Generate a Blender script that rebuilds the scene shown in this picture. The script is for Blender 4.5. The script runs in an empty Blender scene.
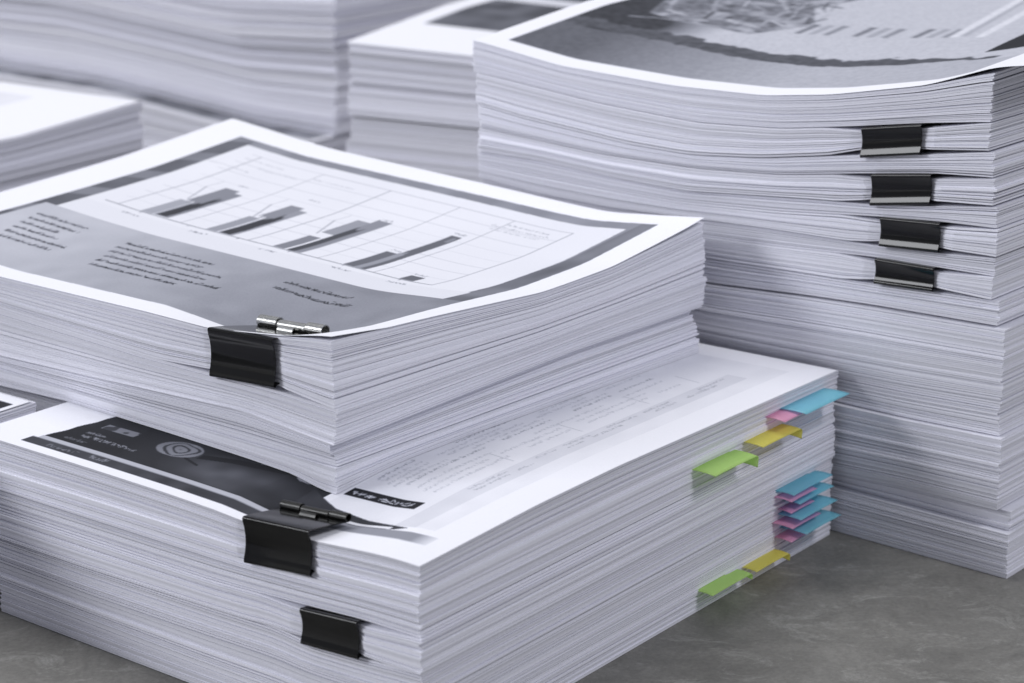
import math, random
import numpy as np
MM = 0.001
rng = np.random.default_rng(7)

# ------------------------------------------------------------------ geometry helpers (millimetres)
def hdg(a):
    return np.array([math.sin(math.radians(a)), math.cos(math.radians(a))])

def prof(pts, smooth=9):
    """smooth 1-D height profile through (distance, height) points"""
    pts = sorted(pts)
    x = np.array([p[0] for p in pts], float); y = np.array([p[1] for p in pts], float)
    g = np.arange(-60, 480, 1.0)
    yy = np.interp(g, x, y)
    lo = g < x[0]; hi = g > x[-1]
    if len(x) > 1:
        yy[lo] = y[0] + 0.5*(g[lo]-x[0])*(y[1]-y[0])/(x[1]-x[0])*np.exp((g[lo]-x[0])/25)
        yy[hi] = y[-1] + 0.5*(g[hi]-x[-1])*(y[-1]-y[-2])/(x[-1]-x[-2])*np.exp(-(g[hi]-x[-1])/25)
    k = np.ones(smooth)/smooth
    for _ in range(2):
        yp = np.pad(yy, smooth//2, mode='edge'); yy = np.convolve(yp, k, 'valid')
    return lambda s: np.interp(s, g, yy)

def surface(l1, l2, left, right=None, back=None, far=None, extra=None):
    """height field over a sheet: u runs 0..l1 along the right edge, v runs 0..l2 along the left edge"""
    pl = prof(left)
    c00 = float(pl(0.0)); c01 = float(pl(l2))
    pr = prof(right) if right else (lambda s: np.full_like(np.asarray(s, float), c00))
    c10 = float(pr(np.array(l1)))
    pf = prof(far) if far else (lambda s: np.full_like(np.asarray(s, float), c01))
    c11 = float(pf(np.array(l1)))
    pb = prof(back) if back else (lambda s: c10 + (c11-c10)*np.asarray(s, float)/l2)
    kr = c00-float(pr(np.array(0.0))); kf = c01-float(pf(np.array(0.0))); c10 += kr; c11 += kf
    kb0 = c10-float(pb(np.array(0.0))); kb1 = c11-float(pb(np.array(l2)))
    def f(u, v):
        u = np.asarray(u, float); v = np.asarray(v, float)
        a = u/l1; b = v/l2
        z = (1-a)*pl(v) + a*(pb(v)+kb0*(1-b)+kb1*b) + (1-b)*(pr(u)+kr) + b*(pf(u)+kf)
        z = z - ((1-a)*(1-b)*c00 + a*(1-b)*c10 + (1-a)*b*c01 + a*b*c11)
        if extra is not None:
            z = z + extra(u, v)
        return z
    return f

def flat(z):
    return lambda u, v: np.full(np.broadcast(np.asarray(u, float), np.asarray(v, float)).shape, float(z))

def pinch(v0, v1, amount, depth=70, r=24, l=20, deepen=0.0):
    """how far a binder clip spanning v0..v1 squeezes the sheets under it"""
    def f(u, v):
        d = np.where(v < v0, (v0-v)/r, np.where(v > v1, (v-v1)/l, 0.0))
        g = np.clip(1-d, 0, 1); g = g*g*(3-2*g)*0.2 + g*0.8
        h = np.clip((depth-u)/(depth-22), 0, 1); h = h*h*(3-2*h)
        return amount*g*h*(1 + deepen*np.clip(u/22, 0, 1))
    return f

def plus(f, *gs):
    return lambda u, v: f(u, v) + sum(g(u, v) for g in gs)

# ------------------------------------------------------------------ the stacks: near corner, headings, sheet sizes
LOW = dict(o=np.array([-28.0, 607.5]), a1=37.8, a2=-52.1, l1=253.0, l2=210.0)
UPP = dict(o=np.array([-59.0, 678.2]), a1=40.9, a2=-49.1, l1=206.0, l2=275.0)
RGT = dict(o=np.array([188.2, 761.7]), a1=40.5, a2=-49.5, l1=215.0, l2=266.0)
def world(st, u, v):
    e1 = hdg(st['a1']); e2 = hdg(st['a2'])
    return (st['o'][0] + u*e1[0] + v*e2[0], st['o'][1] + u*e1[1] + v*e2[1])

# boundary surfaces, lower front stack
low_top = surface(253, 210, [(0,69.0),(9,69.2),(44,67.2),(74,66.4),(110,67.4),(151,67.8),(210,67.8)],
                  [(0,69.0),(59,71.2),(105,71.6),(175,70.4),(253,69.0)],
                  [(0,69.0),(60,68.4),(210,67.8)], [(0,67.8),(253,67.8)])
low_top_p = plus(low_top, pinch(43.7, 73, -0.5, 75, 24, 16, 4.2))
low_b1 = surface(253, 210, [(0,56.2),(44,54.2),(74,53.0),(130,52.8),(210,52)])
low_b2 = surface(253, 210, [(0,45.4),(24,45.2),(48,43.6),(90,41.5),(210,40.5)])
low_b3 = surface(253, 210, [(0,33.6),(24,31.8),(48,30.6),(62,32.4),(90,31.6),(154,30.2),(210,30)])
low_b4 = surface(253, 210, [(0,9),(100,8.4),(210,9.2)])
# upper front stack
upp_top = surface(206, 275, [(0,119.3),(26,116.7),(59,112.8),(117,111.4),(180,110.0),(275,112.0)],
                  [(0,119.3),(50,117.1),(106,113.9),(147,115.0),(197,120.7),(206,122.3)],
                  [(0,122.3),(11,121.4),(47,118.8),(104,121.0),(210,124.3),(270,129.8),(275,130.3)],
                  [(0,112.0),(71,116.6),(137,121.7),(206,130.0)])
upp_top_p = plus(upp_top, pinch(26.5, 59, -0.6, 72, 20, 36, 8.6))
upp_b1 = surface(206, 275, [(0,96.0),(27,96.6),(60,95.8),(98,95.3),(180,96.5),(275,98)], [(0,96),(106,97),(206,100)])
upp_b2 = surface(206, 275, [(0,83.7),(43,86.2),(119,82.0),(183,78.6),(275,78)], [(0,83.7),(68,86),(127,88),(206,88)])
upp_b3 = surface(206, 275, [(0,75.4),(80,74),(275,71)], [(0,75.4),(206,76)])
# boundary surfaces, right stack (heights of the seams between its bundles, from the top down)
rgt_seam = []
rgt_seam.append(surface(215, 266, [(20,191.6),(48,183.5),(87,175.7),(118,171.8),(162,170.8),(221,172.7),(266,178.3)], [(0,195),(60,197),(215,202)], None, [(0,178.5),(78,187.6),(215,194)]))
for pts in (
    [(20,173.5),(48,169.6),(76,165.0),(110,160.0),(150,157.5),(200,159.5),(266,165.0)],
    [(19,163.3),(47,158.3),(72,155.0),(119,147.3),(153,144.0),(184,144.2),(241,148.1),(266,150.9)],
    [(17,153.2),(42,151.4),(69,147.6),(110,141.5),(150,138.6),(200,138.0),(266,140.8)],
    [(15,143.4),(41,139.8),(67,136.3),(90,134.8),(139,130.4),(153,129.0),(193,129.4),(231,131.1),(266,130.8)],
    [(14,134.8),(37,133.8),(63,131.8),(110,127.0),(160,123.8),(266,125.2)],
    [(13,124.2),(37,122.1),(63,120.6),(118,119.4),(165,117.3),(193,116.2),(231,116.6),(266,118.9)],
    [(13.7,116.5),(38,116.0),(64,115.6),(110,112.5),(160,110.2),(266,111.0)],
    [(14,107.7),(38,106.7),(63,105.3),(103,104.1),(142,102.6),(266,102.0)],
    [(10,98.1),(64,96.6),(96,95.1),(141,92.1),(266,90)],
    [(6,71.2),(51,68.8),(120,67.0),(266,66)],
    [(6.5,55.5),(50,54.1),(80,53.9),(266,53)],
    [(2.7,26.7),(48,26.3),(80,24.6),(266,24)],
    [(1.3,18.3),(48,18.4),(266,18)]):
    rgt_seam.append(surface(215, 266, pts))

# ------------------------------------------------------------------ printed pages: small ink rasters stored per vertex
class Ink:
    def __init__(s, l1, l2, cell, paper=0.86):
        s.c = cell; s.ss = 2; s.l1 = l1; s.l2 = l2
        s.nu = int(l1/cell)+1; s.nv = int(l2/cell)+1
        s.a = np.full((s.nu*2, s.nv*2), paper)
        s.U, s.V = np.meshgrid((np.arange(s.nu*2)+0.5)*cell/2, (np.arange(s.nv*2)+0.5)*cell/2, indexing='ij')
        s.r = np.random.default_rng(11)
    def cloud(s, scale, seed=0):
        r = np.random.default_rng(seed)
        gu = int(s.l1/scale)+3; gv = int(s.l2/scale)+3
        g = r.random((gu, gv))
        x = s.U/scale; y = s.V/scale
        i = x.astype(int); j = y.astype(int); fx = x-i; fy = y-j
        fx = fx*fx*(3-2*fx); fy = fy*fy*(3-2*fy)
        return (g[i,j]*(1-fx)+g[i+1,j]*fx)*(1-fy) + (g[i,j+1]*(1-fx)+g[i+1,j+1]*fx)*fy
    def put(s, mask, val):
        s.a = np.where(mask, val, s.a)
    def rect(s, u0, u1, v0, v1, val):
        s.put((s.U >= u0) & (s.U <= u1) & (s.V >= v0) & (s.V <= v1), val)
    def inside(s, pts):
        m = np.zeros_like(s.a, bool); n = len(pts)
        for k in range(n):
            (u1, v1), (u2, v2) = pts[k], pts[(k+1) % n]
            if v1 == v2: continue
            c = ((s.V < v1) != (s.V < v2)) & (s.U < (u2-u1)*(s.V-v1)/(v2-v1)+u1)
            m ^= c
        return m
    def poly(s, pts, val):
        s.put(s.inside(pts), val)
    def seg(s, p, q, w, val):
        p = np.array(p, float); q = np.array(q, float); d = q-p; L = d@d
        u0, u1 = min(p[0],q[0])-w, max(p[0],q[0])+w; v0, v1 = min(p[1],q[1])-w, max(p[1],q[1])+w
        k = 2/s.c
        i0, i1 = max(int(u0*k),0), int(u1*k)+2; j0, j1 = max(int(v0*k),0), int(v1*k)+2
        U = s.U[i0:i1,j0:j1]; V = s.V[i0:i1,j0:j1]
        if U.size == 0: return
        t = np.clip(((U-p[0])*d[0]+(V-p[1])*d[1])/max(L,1e-6), 0, 1)
        dd = np.hypot(U-p[0]-t*d[0], V-p[1]-t*d[1])
        sub = s.a[i0:i1,j0:j1]; v = val
        s.a[i0:i1,j0:j1] = np.where(dd < w/2, v, sub)
    def words(s, u, v_start, v_end, h, val):
        """smudged words: a faint bar under each word of a line of type"""
        v = v_start
        while v > v_end+2:
            ln = s.r.uniform(4, 13); e = max(v-ln, v_end)
            m = (s.U > u) & (s.U < u+h*0.62) & (s.V < v) & (s.V > e)
            s.a = np.where(m, s.a*0.45+val*0.55, s.a); v = e-h*0.45
    def text_v(s, u, v_start, v_end, h, val, w=0.32, along='v'):
        """a line of small illegible type; its reading direction runs from v_start to v_end"""
        v = v_start; sg = 1 if v_end > v_start else -1; r = s.r; n = 0; word = r.integers(3, 9)
        while (v_end-v)*sg > 0:
            cw = h*r.uniform(0.45, 0.7)
            hh = h*(1.0 if r.random() < 0.3 else 0.68)
            for _ in range(r.integers(2, 4)):
                a = (u + r.choice([0, hh*0.5, hh]), v + sg*cw*r.choice([0, 0.9])); b = (u + r.choice([0, hh*0.5, hh]), v + sg*cw*r.choice([0, 0.9]))
                if along == 'u': a = a[::-1]; b = b[::-1]
                s.seg(a, b, w, val)
            v += sg*cw*1.12; n += 1
            if n >= word:
                v += sg*h*0.35; n = 0; word = r.integers(2, 9)
    def out(s):
        a = s.a.reshape(s.nu, 2, s.nv, 2).mean((1, 3))
        return np.clip(a, 0.01, 0.9)

def chart_page():
    k = Ink(206, 275, 0.45)
    n = k.cloud(9, 1); n2 = k.cloud(26, 2)
    def tone(a, b, w=0.6): return a + (b-a)*(w*n+(1-w)*n2)
    frame = (k.U > 11.5-0.01*k.V) & (k.U < 196-0.02*k.V) & (k.V > 8.5+0.035*k.U) & (k.V < 254)
    k.put(frame, 0.24 + 0.06*n)
    k.put(frame & (k.V < 23), tone(0.10, 0.26, 0.7))
    k.put(frame & (k.V > 243), np.where((k.V*0.5+k.U) % 31 < 12, 0.20, 0.11) + 0.05*n)
    k.put(frame & (k.U < 76) & (k.V < 250), 0.235 + 0.05*n + 0.27*np.clip((k.V-50)/180, 0, 1) + 0.015*k.r.standard_normal(k.a.shape))
    k.put((k.U > 76) & (k.U < 188-0.012*k.V) & (k.V > 19.5+0.03*k.U) & (k.V < 243), 0.76+0.03*n2)
    k.put((k.U > 76) & (k.U < 91) & (k.V > 21) & (k.V < 243), 0.74)
    g = 0.55
    for u in np.arange(105, 180, 10.4): k.seg((u, 44), (u, 232), 0.35, g)
    for v in (44, 75, 105, 145, 186, 226): k.seg((95, v), (178, v), 0.5, 0.36)
    k.seg((95, 44), (95, 234), 0.7, 0.2); k.seg((178, 44), (178, 186), 0.4, 0.5)
    
    for v in (60, 90, 120, 150, 180, 210): k.seg((93.6, v), (95, v), 0.6, 0.2)
    jag = 1.6*np.sin(k.V*1.7)+1.2*np.sin(k.V*3.3+k.U*.5)
    def bar(u1, v0, v1, val): k.rect(95.6, u1, v0, v1, val)
    bar(102.5, 54.5, 61.6, 0.144)
    bar(120, 85.6, 91.6, 0.153); bar(151, 79.6, 85.2, 0.144); k.put((k.U>96)&(k.U<126)&(k.V>82.5)&(k.V<86)&(k.U+jag<122), 0.324); k.rect(143, 149, 80.6, 82.6, 0.25)
    bar(116, 124.6, 131.2, 0.234); k.put((k.U>95.6)&(k.U<148+jag*.2)&(k.V>115.4)&(k.V<123.4), 0.270); k.put((k.U>95.6)&(k.U<134+jag)&(k.V>119)&(k.V<123.4), 0.081); k.rect(122, 143, 123.4, 130.4, 0.324)
    bar(120, 164.5, 171, 0.324); k.put((k.U>95.6)&(k.U<138)&(k.V>155)&(k.V<163.6), 0.306); k.put((k.U>96)&(k.U<128+jag)&(k.V>156.5+jag*.25)&(k.V<163), 0.054); k.put((k.U>122+jag)&(k.U<141)&(k.V>160)&(k.V<168), 0.270)
    bar(118, 204.5, 212, 0.378); k.put((k.U>96)&(k.U<138)&(k.V>195)&(k.V<204), 0.25); k.put((k.U>97)&(k.U<128+jag)&(k.V>197+jag*.25)&(k.V<203), 0.054); k.put((k.U>118+jag)&(k.U<141)&(k.V>200)&(k.V<209), 0.252)
    for v in (166, 207, 128): k.seg((120, v+3), (137, v+10), 0.9, 0.45); k.seg((137, v+10), (146, v+9), 0.5, 0.5)
    for v in (58, 88, 128, 170, 212): k.text_v(89, v+4, v-5, 1.9, 0.22, 0.4)
    for u, v in ((104, 60), (122, 90), (153, 84), (149, 121), (150, 165), (146, 205)): k.text_v(u, v+2, v-4, 1.6, 0.35, 0.35)
    k.text_v(172, 75, 52, 1.6, 0.4, 0.3); k.text_v(168.5, 80, 49, 1.6, 0.45, 0.3); k.text_v(165, 78, 52, 1.6, 0.5, 0.3)
    for u, v in ((170, 170), (166, 200), (172, 215), (160, 226)): k.text_v(u, v+16, v-9, 1.6, 0.5, 0.3)
    for i, (a, b) in enumerate(((179, 128), (178, 128), (175, 110), (171, 112), (169, 100), (166, 117))):
        k.words(60-i*5.7, a, b, 2.5, 0.10); k.text_v(60-i*5.7, a, b, 2.5, 0.03 if i in (0, 4, 5) else 0.07, 0.5)
    for i, (a, b) in enumerate(((88, 54), (86, 47))): k.words(61-i*7.2, a, b, 2.6, 0.07); k.text_v(61-i*7.2, a, b, 2.6, 0.03, 0.5)
    for i, (a, b) in enumerate(((240, 208), (238, 206), (236, 212), (233, 206), (231, 193), (228, 196))): k.words(63-i*5.8, a, b, 2.5, 0.12); k.text_v(63-i*5.8, a, b, 2.5, 0.05, 0.5)
    return k

def article_page():
    k = Ink(253, 210, 0.5, 0.85)
    n = k.cloud(7, 5); n2 = k.cloud(20, 6)
    k.put((k.U > 24) & (k.U < 240) & (k.V > 14) & (k.V < 66), 0.765 + 0.05*n)
    k.put((k.U > 24) & (k.U < 222) & (k.V > 22) & (k.V < 31), 0.66 + 0.06*n)
    dark = 0.018 + 0.02*n2
    edge = 189 - k.U*0.16 + 0.3*np.sin(k.U*0.5)
    k.put((k.U > 5) & (k.U < 62) & (k.V < edge) & (k.V > 70), dark)
    smoke = np.clip(1-np.hypot((k.U-24)/16, (k.V-104)/34), 0, 1)
    k.put((k.U > 14) & (k.U < 62) & (k.V < edge) & (k.V > 70), dark + 0.075*smoke*(0.4+n))
    k.put(k.inside([(13, 74), (62, 80), (37, 78), (28.4, 60), (23, 24), (20.5, 28), (18, 50), (14.5, 62)]), dark + 0.03*n)
    k.put((k.U > 10.8) & (k.U < 13.4) & (k.V < 187.5) & (k.V > 62), 0.46)
    k.put((k.U > 5) & (k.U < 10.8) & (k.V < 190) & (k.V > 62), 0.04 + 0.03*n)
    k.put((k.U > 13.2) & (k.U < 20) & (k.V > 9) & (k.V < 56), 0.30 + 0.5*np.clip((16-k.V)/8, 0, 1))
    k.rect(20.4, 22.6, 30, 60, 0.8)
    # round emblem with dark swirls
    d = np.hypot((k.U-32)/6.6, (k.V-137)/9.8)
    sw = np.sin(d*15 + 7*k.cloud(5, 31))
    k.put(d < 1, np.where((sw > 0.5) & (d < 0.9), 0.045, 0.17+0.08*n))
    k.put((k.U > 31) & (k.U < 35.5) & (k.V > 160) & (k.V < 177), np.where(k.cloud(2.5, 8) > 0.5, 0.2, 0.05))
    k.poly([(33, 126), (37, 112), (41, 84), (37, 88), (33, 112), (29, 126)], 0.02)
    k.put((k.U > 34) & (k.U < 42) & (k.V > 80) & (k.V < 104) & (n > 0.52), 0.36)
    k.seg((27, 129), (24.5, 121), 1.2, 0.02)
    k.text_v(20.8, 176, 148, 2.1, 0.26, 0.4); k.text_v(24.5, 177, 168, 1.6, 0.2, 0.4); k.text_v(16.2, 180, 170, 1.8, 0.13, 0.4)
    k.text_v(6.6, 178, 164, 2.0, 0.2, 0.4); k.text_v(7.2, 157, 149, 2.4, 0.22, 0.5)
    # white on black heading strip
    k.rect(38.4, 44.6, 35, 66, 0.02); k.text_v(40.3, 64, 38.5, 2.5, 0.6, 0.42)
    # columns of fine type running along the sheet
    for i, v in enumerate((63, 60, 57, 54, 51, 46, 42, 38)):
        st = 50 + k.r.uniform(0, 6)
        while st < 196:
            ln = k.r.uniform(18, 46)
            k.text_v(v, st, min(st+ln, 200), 1.5, 0.54 if i % 4 else 0.36, 0.3, along='u'); st += ln + k.r.uniform(4, 26)
    for v in (26, 28.5):
        st = 60
        while st < 215:
            ln = k.r.uniform(5, 26); k.text_v(v, st, min(st+ln, 216), 1.4, 0.42, 0.3, along='u'); st += ln + k.r.uniform(4, 22)
    for u in (90, 130, 172, 206): k.seg((u, 34), (u+2, 46), 0.4, 0.5)
    return k

def house_page():
    k = Ink(215, 270, 0.6, 0.86)
    n = k.cloud(5, 21); n2 = k.cloud(22, 22); n3 = k.cloud(2.2, 23)
    ph = (k.U > 11) & (k.U < 205) & (k.V > 34) & (k.V < 259)
    # far sky pale, left part dark, foreground strip mid grey
    left = np.clip((k.V - 190 + (k.U-80)*0.25 + 12*(n2-.5))/30, 0, 1)
    k.put(ph, 0.52*(1-left) + 0.055*left + 0.03*(n3-.5)*left)
    side = np.clip((k.V-120)/110, 0, 1)
    k.put(ph & (k.U < 47+5*n2), 0.44 - 0.31*side + 0.03*(n3-0.5))
    wave = 46 + 4*np.sin(k.V*0.035) + 2.0*(n-0.5) + 0.8*(n3-0.5)
    k.put(ph & (k.U > wave) & (k.U < wave + 11 + 3*(n-0.5) + 1.6*(n3-0.5) - 9*np.clip((90-k.V)/50, 0, 1)) & (k.V < 262) & (k.V > 46), 0.075 + 0.05*n3)
    # a sketchy house with pale outlines
    body = k.inside([(82, 236), (150, 262), (190, 240), (200, 180), (160, 166), (128, 178), (100, 160), (74, 176)])
    k.put(body, 0.07 + 0.30*n*n + 0.16*n3)
    wl = 0.42
    for p, q, w in (((92,232),(142,258),2.2),((142,258),(140,234),2.4),((140,234),(93,212),2.0),((93,212),(92,232),2.2),((140,234),(112,196),1.6),((93,212),(86,180),2.4),((86,180),(118,186),1.8),((118,186),(150,214),2.0),((118,186),(160,172),1.4),((150,214),(186,224),2.2),((86,180),(100,150),1.8),((100,176),(146,190),1.5),((160,172),(186,196),1.6),((72,240),(84,206),1.4),((78,226),(80,176),1.5),((110,164),(150,176),1.4)):
        last = np.array(p, float)
        for t_ in (0.2, 0.4, 0.6, 0.8, 1.0):                    # uneven, broken outlines
            nx = np.array(p, float)*(1-t_)+np.array(q, float)*t_ + k.r.normal(0, 0.9, 2)
            if k.r.random() < 0.88: k.seg(last, nx, w*k.r.uniform(0.45, 1.1), wl*k.r.uniform(0.7, 1.15))
            last = nx
    for i in range(60):
        u = k.r.uniform(84, 188); v = k.r.uniform(164, 236)
        k.seg((u, v), (u+k.r.uniform(-4, 14), v+k.r.uniform(-12, 12)), k.r.uniform(0.5, 1.8), k.r.choice([0.06, 0.1, 0.2, 0.4, 0.48]))
    # fence of slanting posts, pale rails, lower right
    for i in range(11):
        v = 160 - i*6.5
        k.poly([(84+i*1.1, v), (102+i, v+1), (102+i, v-2.6), (84+i*1.1, v-3)], [0.2, 0.52, 0.26, 0.36][(i*7) % 4] )
    for v in (92, 80):
        k.poly([(96, v), (200, v+14), (200, v+10), (96, v-4)], 0.68)
    k.poly([(98, 88), (200, 102), (200, 100), (98, 85)], 0.40)
    a = k.a.copy(); m = ph & (k.U > 13) & (k.U < 203) & (k.V > 36) & (k.V < 255)
    for ax, w_ in ((0, 3), (1, 5), (0, 3), (1, 5)):             # the print itself is a soft, grainy photocopy
        p = np.pad(a, [(w_//2, w_//2) if q == ax else (0, 0) for q in (0, 1)], mode='edge'); c = np.cumsum(np.insert(p, 0, 0, axis=ax), axis=ax)
        a = (np.take(c, range(w_, c.shape[ax]), axis=ax) - np.take(c, range(0, c.shape[ax]-w_), axis=ax))/w_
    k.a = np.where(m, a*(0.93+0.14*k.cloud(1.3, 25)), k.a)
    k.put(k.inside([(64, 58), (112, 62), (110, 46), (74, 42)]), 0.03)
    return k

def plain_print(l1, l2, seed, blocks, cell=2.0, paper=0.85):
    k = Ink(l1, l2, cell, paper)
    n = k.cloud(14, seed); n2 = k.cloud(40, seed+1)
    for u0, u1, v0, v1, a, b in blocks:
        k.put((k.U > u0) & (k.U < u1) & (k.V > v0) & (k.V < v1), a + (b-a)*(0.5*n+0.5*n2))
    return k

# ==================================================================== BLENDER
import bpy
from mathutils import Vector
scene = bpy.context.scene
coll = scene.collection

def link_mesh(name, verts, loops, starts, totals, mat, parent, origin, smooth=False):
    me = bpy.data.meshes.new(name)
    co = (np.asarray(verts, np.float64)*MM - np.asarray(origin, float)).astype(np.float32)
    me.vertices.add(len(co)); me.vertices.foreach_set('co', co.ravel())
    me.loops.add(len(loops)); me.loops.foreach_set('vertex_index', np.asarray(loops, np.int32))
    me.polygons.add(len(starts)); me.polygons.foreach_set('loop_start', np.asarray(starts, np.int32)); me.polygons.foreach_set('loop_total', np.asarray(totals, np.int32))
    me.polygons.foreach_set('use_smooth', np.full(len(starts), smooth, bool))
    me.update(calc_edges=True); me.validate()
    me.materials.append(mat)
    ob = bpy.data.objects.new(name, me); coll.objects.link(ob)
    if parent is not None: ob.parent = parent
    return ob

def quads(name, verts, faces, mat, parent, origin, smooth=False):
    faces = np.asarray(faces, np.int32)
    n = len(faces)
    return link_mesh(name, verts, faces.ravel(), np.arange(n)*4, np.full(n, 4), mat, parent, origin, smooth)

def polys(name, verts, faces, mat, parent, origin, smooth=False):
    loops = [i for f in faces for i in f]; tot = [len(f) for f in faces]
    st = np.concatenate([[0], np.cumsum(tot)[:-1]])
    return link_mesh(name, verts, loops, st, tot, mat, parent, origin, smooth)

def thing(name, label, cat, loc_mm, group=None):
    o = bpy.data.objects.new(name, None); coll.objects.link(o)
    o.empty_display_size = 0.02
    o.location = Vector([float(c)*MM for c in loc_mm])
    o['label'] = label; o['category'] = cat
    if group: o['group'] = group
    return o

# ------------------------------------------------------------------ materials
def new_mat(name):
    m = bpy.data.materials.new(name); m.use_nodes = True
    nt = m.node_tree; b = nt.nodes['Principled BSDF']
    return m, nt, b

def paper_edge(name, col, spec=0.15):
    m, nt, b = new_mat(name)
    at = nt.nodes.new('ShaderNodeAttribute'); at.attribute_name = 'tone'
    tc = nt.nodes.new('ShaderNodeTexCoord')
    no = nt.nodes.new('ShaderNodeTexNoise'); no.inputs['Scale'].default_value = 900; no.inputs['Detail'].default_value = 3
    nt.links.new(tc.outputs['Object'], no.inputs['Vector'])
    mr = nt.nodes.new('ShaderNodeMapRange'); mr.inputs[3].default_value = 0.93; mr.inputs[4].default_value = 1.04
    nt.links.new(no.outputs['Fac'], mr.inputs[0])
    mu = nt.nodes.new('ShaderNodeMath'); mu.operation = 'MULTIPLY'
    nt.links.new(at.outputs['Fac'], mu.inputs[0]); nt.links.new(mr.outputs[0], mu.inputs[1])
    mx = nt.nodes.new('ShaderNodeVectorMath'); mx.operation = 'SCALE'; mx.inputs[0].default_value = col
    nt.links.new(mu.outputs[0], mx.inputs['Scale'])
    nt.links.new(mx.outputs[0], b.inputs['Base Color'])
    b.inputs['Roughness'].default_value = 0.85; b.inputs['Specular IOR Level'].default_value = spec
    return m

def printed(name, tint=(0.985, 0.985, 1.03)):
    m, nt, b = new_mat(name)
    at = nt.nodes.new('ShaderNodeAttribute'); at.attribute_name = 'ink'
    tc = nt.nodes.new('ShaderNodeTexCoord')
    no = nt.nodes.new('ShaderNodeTexNoise'); no.inputs['Scale'].default_value = 1400; no.inputs['Detail'].default_value = 2
    nt.links.new(tc.outputs['Object'], no.inputs['Vector'])
    mr = nt.nodes.new('ShaderNodeMapRange'); mr.inputs[3].default_value = 0.95; mr.inputs[4].default_value = 1.03
    nt.links.new(no.outputs['Fac'], mr.inputs[0])
    mu = nt.nodes.new('ShaderNodeMath'); mu.operation = 'MULTIPLY'
    nt.links.new(at.outputs['Fac'], mu.inputs[0]); nt.links.new(mr.outputs[0], mu.inputs[1])
    hue = nt.nodes.new('ShaderNodeMix'); hue.data_type = 'RGBA'  # toner is a cold grey, the bare paper nearly white
    hue.inputs['A'].default_value = (0.90, 0.94, 1.13, 1); hue.inputs['B'].default_value = (*tint, 1)
    nt.links.new(at.outputs['Fac'], hue.inputs['Factor'])
    mx = nt.nodes.new('ShaderNodeVectorMath'); mx.operation = 'SCALE'; nt.links.new(hue.outputs['Result'], mx.inputs[0])
    nt.links.new(mu.outputs[0], mx.inputs['Scale'])
    nt.links.new(mx.outputs[0], b.inputs['Base Color'])
    b.inputs['Roughness'].default_value = 0.7; b.inputs['Specular IOR Level'].default_value = 0.12
    return m

EDGE = paper_edge('paper_edges', (0.85, 0.85, 0.925))
EDGE_WARM = paper_edge('aged_paper_edges', (0.66, 0.63, 0.65))
PRINT = printed('printed_paper')

def metal(name, col, metallic, rough, coat=0.0, bump=0.0):
    m, nt, b = new_mat(name)
    b.inputs['Metallic'].default_value = metallic; b.inputs['Roughness'].default_value = rough
    b.inputs['Coat Weight'].default_value = coat; b.inputs['Coat Roughness'].default_value = 0.12
    tc = nt.nodes.new('ShaderNodeTexCoord'); no = nt.nodes.new('ShaderNodeTexNoise')
    no.inputs['Scale'].default_value = 260; no.inputs['Detail'].default_value = 4
    nt.links.new(tc.outputs['Object'], no.inputs['Vector'])
    mr = nt.nodes.new('ShaderNodeMapRange'); mr.inputs[3].default_value = rough*0.75; mr.inputs[4].default_value = rough*1.35
    nt.links.new(no.outputs['Fac'], mr.inputs[0]); nt.links.new(mr.outputs[0], b.inputs['Roughness'])
    b.inputs['Base Color'].default_value = (*col, 1)
    return m
BLACK = metal('black_spring_steel', (0.005, 0.005, 0.005), 0.0, 0.10, 0.0)
BLACK.node_tree.nodes['Principled BSDF'].inputs['Specular IOR Level'].default_value = 0.3
CHROME = metal('bare_steel', (0.60, 0.60, 0.58), 1.0, 0.24)
DARKROLL = metal('worn_dark_steel', (0.05, 0.05, 0.049), 0.9, 0.34)

def film(name, col):
    m, nt, b = new_mat(name)
    b.inputs['Roughness'].default_value = 0.35
    b.inputs['Base Color'].default_value = (*col, 1)
    tr = nt.nodes.new('ShaderNodeBsdfTranslucent'); tr.inputs['Color'].default_value = (*col, 1)
    tp = nt.nodes.new('ShaderNodeBsdfTransparent'); tp.inputs['Color'].default_value = (*[0.55+0.45*c for c in col], 1)
    m1 = nt.nodes.new('ShaderNodeMixShader'); m1.inputs[0].default_value = 0.42
    m2 = nt.nodes.new('ShaderNodeMixShader'); m2.inputs[0].default_value = 0.30
    out = nt.nodes['Material Output']
    nt.links.new(b.outputs[0], m1.inputs[1]); nt.links.new(tr.outputs[0], m1.inputs[2])
    nt.links.new(m1.outputs[0], m2.inputs[1]); nt.links.new(tp.outputs[0], m2.inputs[2])
    nt.links.new(m2.outputs[0], out.inputs['Surface'])
    return m
FILM = dict(green=film('green_film', (0.70, 0.95, 0.36)), yellow=film('yellow_film', (0.97, 0.91, 0.24)),
            pink=film('pink_film', (0.95, 0.55, 0.78)), blue=film('blue_film', (0.36, 0.80, 0.92)))

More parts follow.
